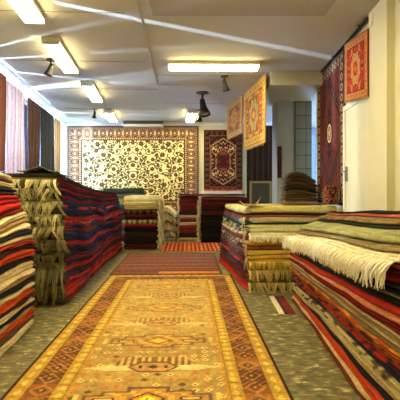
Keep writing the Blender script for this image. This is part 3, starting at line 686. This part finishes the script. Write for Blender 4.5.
pile('the long red left pile', 'folded rugs in the long red left pile', (-1.47, 4.42), (-.042, 1), (-1, 0), 4.1, .82,
     lambda s, ww: np.interp(s, SY, SZ)+0*ww, LC, face=lambda t, s: .11*t*t+.05*math.sin(t*7+1)*.4-.03*np.sin(np.minimum(s, .4)/.4*math.pi)*0+.02*vn(s*1.5, t*3),
     end0=lambda t: .03*math.sin(t*9), end1=lambda t: .04*math.sin(t*5)+.03, amp=.05, seed=2, jit=.02, wfreq=1.4, tfreq=4)

# grey draped rug on top of the fringed end
def drape(name, label, xs, ys, zf, col, th=.012, nu=30, nv=24, curl=None, cat='rug'):
    P = lambda u, v: (xs[0]+(xs[1]-xs[0])*u+(curl[0](u, v) if curl else 0), ys[0]+(ys[1]-ys[0])*v, zf(u, v))
    o = sheet(name, nu, nv, 1, 1, P, (0, 0, 1), th, col, origin=((xs[0]+xs[1])/2, (ys[0]+ys[1])/2, float(zf(np.array(.5), np.array(.5)))))
    tag(o, label, cat); return o
drape('draped_rug', 'dark grey rug thrown in a hump on the fringed end of the long left pile', (-2.02, -1.62), (4.42, 4.95),
      lambda u, v: 1.485+.04*np.exp(-((u-.62)/.22)**2)*(1-v*.5)+.012*vn(u*6, v*4)-.045*v+.012, lambda u, v: np.array([A3((76, 82, 74)), A3((110, 108, 86))])[(np.floor(u*14).astype(int) % 3 == 0).astype(int)])

# cream topped pile
LD = [(1.6, 'cream', (232, 220, 160), 1, 'plain', None), (1.0, 'cream', (214, 200, 140), 2, 'plain', None), (1.0, 'pale tan', (196, 176, 116), 2, 'plain', None), (1.3, 'dark patterned', (50, 22, 22), 1, 'motif', (104, 66, 50)),
      (1.4, 'black and red', (44, 20, 22), 2, 'ply', (84, 30, 26)), (1.2, 'cream and black patterned', (170, 150, 106), 1, 'motif', (84, 70, 52), {'f': 9}), (.7, 'red', (150, 34, 26), 1, 'plain', None), (1.6, 'black', (34, 24, 24), 2, 'plain', None),
      (1.6, 'dark brown', (50, 34, 28), 2, 'plain', None), (1.6, 'black', (36, 26, 24), 2, 'plain', None), (1.4, 'dark red', (74, 24, 22), 2, 'plain', None)]
pile('the cream-topped pile', 'folded rugs in the cream-topped pile', (-1.60, 8.42), (1, 0), (0, 1), .68, 1.05, lambda s, ww: 1.13+0*s+0*ww, LD, amp=.012, seed=3, step=.03, jit=.012,
     fr=[('end1', .16, (244, 230, 172), (180, 160, 110), dict(step=.010, r=.006, lift=.05, wild=.5))])
LJ = [(1, n_, c0, 1, 'plain', None) for n_, c0 in [('dark green', (60, 66, 50)), ('grey green', (92, 94, 76)), ('olive', OL), ('dark grey', (70, 66, 58)), ('brown', BR), ('dark green', (56, 60, 46)), ('tan', TAN), ('brown', BR), ('grey', GR), ('maroon', MAR)]]
pile('the grey-green back pile', 'folded rugs in the grey-green pile', (-2.35, 9.72), (1, 0), (0, 1), .92, .7, lambda s, ww: 1.29+.02*vn(s*3, ww)+0*ww, LJ, amp=.02, seed=4, jit=.02)

# red pile, dark pile at the back, long maroon rugs over both
LE = [(1, n_, c0, p, st, c2) for n_, c0, p, st, c2 in [('dark red', (110, 28, 26), 1, 'plain', None), ('brown', (90, 44, 34), 1, 'plain', None), ('red', (128, 30, 28), 2, 'plain', None), ('maroon', (86, 26, 28), 1, 'plain', None),
      ('dark brown', (52, 30, 28), 2, 'plain', None), ('cream', (180, 160, 110), 1, 'plain', None), ('maroon', (110, 36, 34), 1, 'plain', None), ('cream', (190, 170, 120), 2, 'plain', None), ('brick red', (130, 44, 34), 1, 'plain', None), ('red brown', (116, 44, 36), 2, 'plain', None), ('dark brown', (50, 32, 28), 1, 'plain', None), ('cream', (176, 150, 104), 1, 'plain', None)]]
pile('the small red back pile', 'folded rugs in the small red pile', (-.50, 9.75), (1, 0), (0, 1), .43, .7, lambda s, ww: 1.10+0*s+0*ww, LE, amp=.015, seed=5, step=.03, jit=.012,
     fr=[('end0', .10, (250, 232, 170), (190, 168, 112), dict(step=.010, r=.006, lift=.03, wild=.5))])
LF = [(1, n_, c0, p, 'plain', None) for n_, c0, p in [('maroon', (78, 26, 26), 1), ('dark red', (96, 24, 24), 2), ('dark brown', (44, 26, 24), 1), ('wine red', (84, 24, 28), 2), ('black', (28, 22, 22), 2), ('dark brown', (42, 30, 26), 2), ('black', (26, 22, 22), 2), ('black', (30, 24, 24), 2), ('dark green', (32, 34, 28), 2), ('black', (26, 22, 22), 2)]]
pile('the black far pile', 'folded rugs in the black pile', (.03, 9.50), (1, 0), (0, 1), 1.1, .9, lambda s, ww: 1.075+0*s+0*ww, LF, amp=.012, seed=6, step=.05, jit=.010,
     fr=[('end0', .10, (250, 232, 170), (190, 168, 112), dict(step=.010, r=.007, lift=.06, wild=.5))])
pile('the pair across the far piles', 'long maroon rugs laid across the far piles', (-.50, 9.60), (1, 0), (0, 1), 1.6, .7, lambda s, ww: .05+.01*vn(s*3, ww)+0*ww,
     [(1, 'long maroon', (110, 32, 30), 1, 'band', (70, 30, 28)), (1, 'long pale brown', (150, 104, 70), 1, 'plain', None)], amp=.002, seed=8, base=1.104)

# crumpled pale rugs between the cream-topped and red piles
pile('the crumpled pale heap', 'rugs in the crumpled pale heap', (-1.0, 9.72), (1, -.05), (0, 1), .44, .55,
     lambda s, ww: .76+.10*np.sin(s*9)+.0*ww, [(1, 'cream', (206, 188, 136), 2, 'plain', None), (.8, 'dark green', (60, 56, 40), 1, 'plain', None), (1.2, 'pale tan', (186, 164, 112), 2, 'plain', None), (.8, 'brown', (84, 56, 40), 1, 'plain', None), (1.2, 'cream', (196, 176, 124), 2, 'plain', None), (1.2, 'dull pink', (150, 100, 80), 2, 'plain', None), (1.4, 'tan', TAN, 2, 'plain', None)],
     amp=.09, seed=9, step=.03, jit=.02, wfreq=4, tfreq=3, face=lambda t, s: .06*np.sin(s*11+t*6)+.06,
     fr=[('front', .10, (240, 226, 170), (170, 150, 100), dict(step=.012, r=.004, lift=.02, wild=.9))])

# middle right pile: aisle side in reds and greys, near end in olive fringe
e_ = lambda c0, **k: dict(end=c0, **k)
fz_ = lambda L, c0, c2, **k: [('end0', L, c0, c2, dict(dict(step=.006, r=.0042, lift=.03, wild=.35), **k))]
LH = [(1.9, 'pale yellow', (204, 190, 120), 1, 'plain', None, e_((210, 196, 124), s0=.06)), (.6, 'black', (40, 32, 30), 1, 'plain', None, e_((34, 28, 26), s0=.03)), (.5, 'rust red', (176, 60, 44), 1, 'plain', None, e_((150, 60, 48))),
      (1.5, 'grey green', (150, 150, 106), 1, 'band', (90, 84, 74), e_((166, 164, 116))), (.4, 'dark green', (56, 56, 44), 1, 'plain', None, e_((40, 40, 30))), (2.0, 'pale sage', (170, 164, 112), 2, 'fleck', (60, 56, 70), e_((206, 202, 144))),
      (1.3, 'cream fringed', (190, 170, 120), 1, 'fleck', (160, 40, 34), e_((222, 218, 180), fr=fz_(.085, (255, 252, 228), (240, 232, 196), wild=.2, r=.006))),
      (1.0, 'red and brown', (150, 44, 36), 2, 'ply', (96, 76, 60), e_((190, 156, 66), fr=fz_(.05, (252, 220, 104), (190, 156, 66)))),
      (1.1, 'grey brown', (104, 92, 76), 1, 'fleck', (190, 160, 120), e_((200, 160, 62))), (1.1, 'dark brown', (64, 44, 40), 1, 'fleck', (160, 130, 100), e_((124, 72, 36))), (1.1, 'brown', (110, 80, 64), 2, 'plain', None, e_((204, 166, 66))),
      (1.0, 'dark grey', (66, 60, 58), 1, 'fleck', (170, 60, 44), e_((200, 160, 62))), (1.0, 'maroon', (100, 34, 36), 1, 'plain', None, e_((170, 138, 60), fr=fz_(.10, (255, 222, 104), (200, 162, 66)))),
      (1.0, 'rust red', (160, 52, 36), 2, 'fleck', (80, 60, 56), e_((140, 120, 60))), (1.0, 'dark brown', (62, 42, 40), 1, 'plain', None, e_((140, 120, 60), fr=fz_(.13, (250, 226, 144), (190, 166, 92)))),
      (1.0, 'wine red', (104, 30, 40), 1, 'fleck', (60, 40, 50), e_((110, 96, 56))), (1.0, 'dark red', (120, 36, 34), 1, 'plain', None, e_((110, 96, 56))), (1.0, 'brown', (90, 56, 44), 1, 'plain', None, e_((100, 90, 56), fr=fz_(.20, (240, 218, 146), (160, 140, 84), wild=.6))),
      (1.1, 'scarlet', (190, 44, 26), 1, 'plain', None, e_((90, 80, 50))), (1.2, 'orange red', (206, 60, 30), 1, 'plain', None, e_((90, 80, 50), fr=fz_(.05, (206, 184, 116), (126, 110, 64), wild=.8)))]
pile('the middle right pile', 'folded rugs in the middle right pile', (.58, 4.98), (-.125, 1), (1, 0), 2.02, 1.17, lambda s, ww: 1.03+.05*(1-sstep(0, .7, s))+0*ww,
     LH, face=lambda t, s: .06*t*t+.05*t*s*.5+.015*vn(s*3, t*4), end0=lambda t: .05*t*t-.02, end1=lambda t: .05*t, amp=.022, seed=10, step=.035, jit=.012, wfreq=2.0)
# cream yarns down the corner of the middle right pile
cy = empty('fringed_cord', (.53, 4.93, .3)); tag(cy, 'cream fringe bundle hanging down the corner of the middle right pile', 'fringe')
for k, (z, l) in enumerate(((.94, .2), (.78, .22), (.6, .2), (.44, .2))):
    fringe('yarn_bundle', [(.535+.01*k, 4.925, z), (.56+.01*k, 4.915, z)], (-.6, -1, 0), l*.8, (226, 206, 160), cy, step=.003, r=.003, wild=.15, seed=60+k, lift=.03)
# curled rug on top of the middle right pile
drape('curled_rug', 'small brown rug with upturned pointed corners on the middle right pile', (.50, .76), (5.02, 5.30),
      lambda u, v: 1.095+.10*(1-v)*np.clip((u-.75)/.25, 0, 1)**1.5+.05*(1-v)*np.clip((.2-u)/.2, 0, 1)+.008*vn(u*8, v*5),
      lambda u, v: np.array([A3((96, 62, 48)), A3((206, 180, 130))])[((u > .94) | (v < .05)).astype(int)], th=.014)

# near right pile
wf = ('front', .125, (255, 250, 230), (250, 240, 212), dict(step=.0035, r=.006, lift=.045, wild=.3))
LI = [(.45, 'black', (26, 22, 22), 1, 'plain', None, {'rec': .50, 's1': .12}), (.5, 'faded pink', (190, 96, 76), 1, 'mottle', (150, 80, 64), {'rec': .45, 's1': .1}), (.8, 'tan brown', (160, 134, 84), 1, 'mottle', (120, 96, 60), {'rec': .36, 's1': .08, 'nw': 6}),
      (.45, 'dark', (40, 38, 28), 1, 'plain', None, {'rec': .33, 's1': .08}), (1.2, 'grey green', (176, 174, 124), 1, 'mottle', (160, 158, 112), {'rec': .14, 's1': .08, 'nw': 8}), (.7, 'mottled brown', (138, 122, 84), 1, 'mottle', (150, 134, 96), {'rec': .085, 's1': .06, 'nw': 10}),  # thin dark layer paints in the shadow line beneath the tan rug
      (.7, 'cream fringed', (250, 240, 206), 1, 'mottle', (214, 196, 150), {'fr': [wf], 'nw': 8}),
      (1.1, 'dark red', (112, 26, 22), 2, 'plain', None), (1.2, 'red', (160, 36, 26), 1, 'plain', None), (1.2, 'navy', (26, 28, 38), 2, 'ply', (56, 56, 54)), (.5, 'grey', (120, 112, 92), 1, 'plain', None), (1.1, 'black', (24, 24, 30), 1, 'plain', None),
      (1.2, 'brick red', (172, 50, 32), 1, 'plain', None), (.9, 'salmon', (206, 136, 96), 1, 'plain', None), (1.1, 'dark red', (118, 28, 22), 2, 'plain', None),
      (1.2, 'tan striped', (150, 124, 82), 2, 'ply', (186, 162, 112)), (1.2, 'khaki striped', (130, 110, 74), 2, 'ply', (170, 148, 104)), (1.0, 'orange brown', (176, 92, 34), 2, 'fleck', (206, 140, 56)), (1.1, 'rust', (150, 66, 30), 2, 'fleck', (70, 40, 34)), (1.0, 'red', (156, 40, 28), 1, 'fleck', (60, 30, 30)),
      (.8, 'navy', (30, 36, 62), 1, 'band', (96, 80, 60)), (1.3, 'cream and khaki', (186, 168, 116), 2, 'fleck', (90, 76, 50)), (1.3, 'pale tan', (170, 150, 104), 2, 'plain', None), (.9, 'black', (28, 26, 36), 1, 'plain', None), (1.3, 'brick orange', (186, 68, 36), 2, 'plain', None), (1.2, 'cream', (206, 180, 124), 1, 'plain', None), (.8, 'brown', (110, 52, 34), 1, 'plain', None)]
pile('the near right pile', 'folded rugs in the near right pile', (.965, 1.9), (.028, 1), (1, 0), 2.74, .62,
     lambda s, ww: np.interp(s, [0, .4, 1.4, 2.2, 2.8], [1.155, 1.125, 1.03, .965, .92])+(.05+.06*s/2.7)*sstep(0, .55, ww+0*s)+.012*vn(s*2.2, ww*3+0*s), LI,
     face=lambda t, s: -.0+.02*math.sin(t*5)+.025*vn(s*1.2, t*2), end1=lambda t: .03*math.sin(t*8), amp=.03, seed=11, step=.035, jit=.012, wfreq=1.2,
     fr=[('end1', .03, (206, 186, 130), None, dict(step=.02, r=.003, lift=.02, wild=.5))])

# dark stack and rolled bundle standing on the middle right pile
LS = [(1, 'black', (74, 66, 50), 1, 'plain', None), (1, 'dark brown', (80, 52, 40), 1, 'plain', None), (.8, 'olive black', (76, 70, 48), 2, 'plain', None), (.8, 'black', (44, 36, 30), 1, 'plain', None), (1, 'dark olive', (96, 84, 56), 2, 'plain', None), (1, 'brown', (92, 70, 50), 2, 'plain', None), (1, 'pale fringed', (140, 122, 80), 1, 'plain', None)]
pile('the dark column stack', 'folded rugs in the dark stack', (1.28, 6.05), (1, 0), (0, 1), .54, .22, lambda s, ww: .49-.10*sstep(.25, .55, s)+.02*np.sin(s*9)-.04*sstep(.10, 0, s)+0*ww, LS,
     amp=.02, seed=12, step=.03, jit=.02, base=1.034, end0=lambda t: .05*t, end1=lambda t: .07*t, fr=[('end0', .05, (110, 100, 66), (60, 54, 36), dict(step=.015, r=.004, lift=.03, wild=.6, floor=1.045))])
def bcol(u, v): return np.array([A3((96, 46, 28)), A3((52, 28, 24)), A3((150, 90, 50))])[(np.floor(vn(u*9, v*9)*2.2+2).astype(int)) % 3]
pb = MB()
vs = []; fs = []; cs = []; nr = 28; nh = 14; z0 = 1.088
for j in range(nh):
    t = j/(nh-1); rr = .098*(1-.10*t)+.008*math.sin(t*14); rr *= (math.sin(min(1, (1-t)*6+.25)*math.pi/2)); z = z0+.25*(t if t < .9 else t-.0)
    for k in range(nr):
        a0 = 2*math.pi*k/nr; r2 = rr*(1+.05*math.sin(3*a0+t*4)); vs.append((1.675+r2*math.cos(a0)*.95, 5.13+r2*math.sin(a0)*.9, z))
        cs.append(bcol(np.array(a0), np.array(t*2.0)))
for j in range(nh-1):
    for k in range(nr): fs.append((j*nr+k, j*nr+(k+1) % nr, (j+1)*nr+(k+1) % nr, (j+1)*nr+k))
fs += [tuple(range(nr))[::-1], tuple(range((nh-1)*nr, nh*nr))]
ro = mesh_obj('rolled_rug', vs, fs, WOOL, None, (1.675, 5.13, z0), np.array(cs))
tag(ro, 'short rust and black rolled rug standing against the tall dark red rug', 'rug')
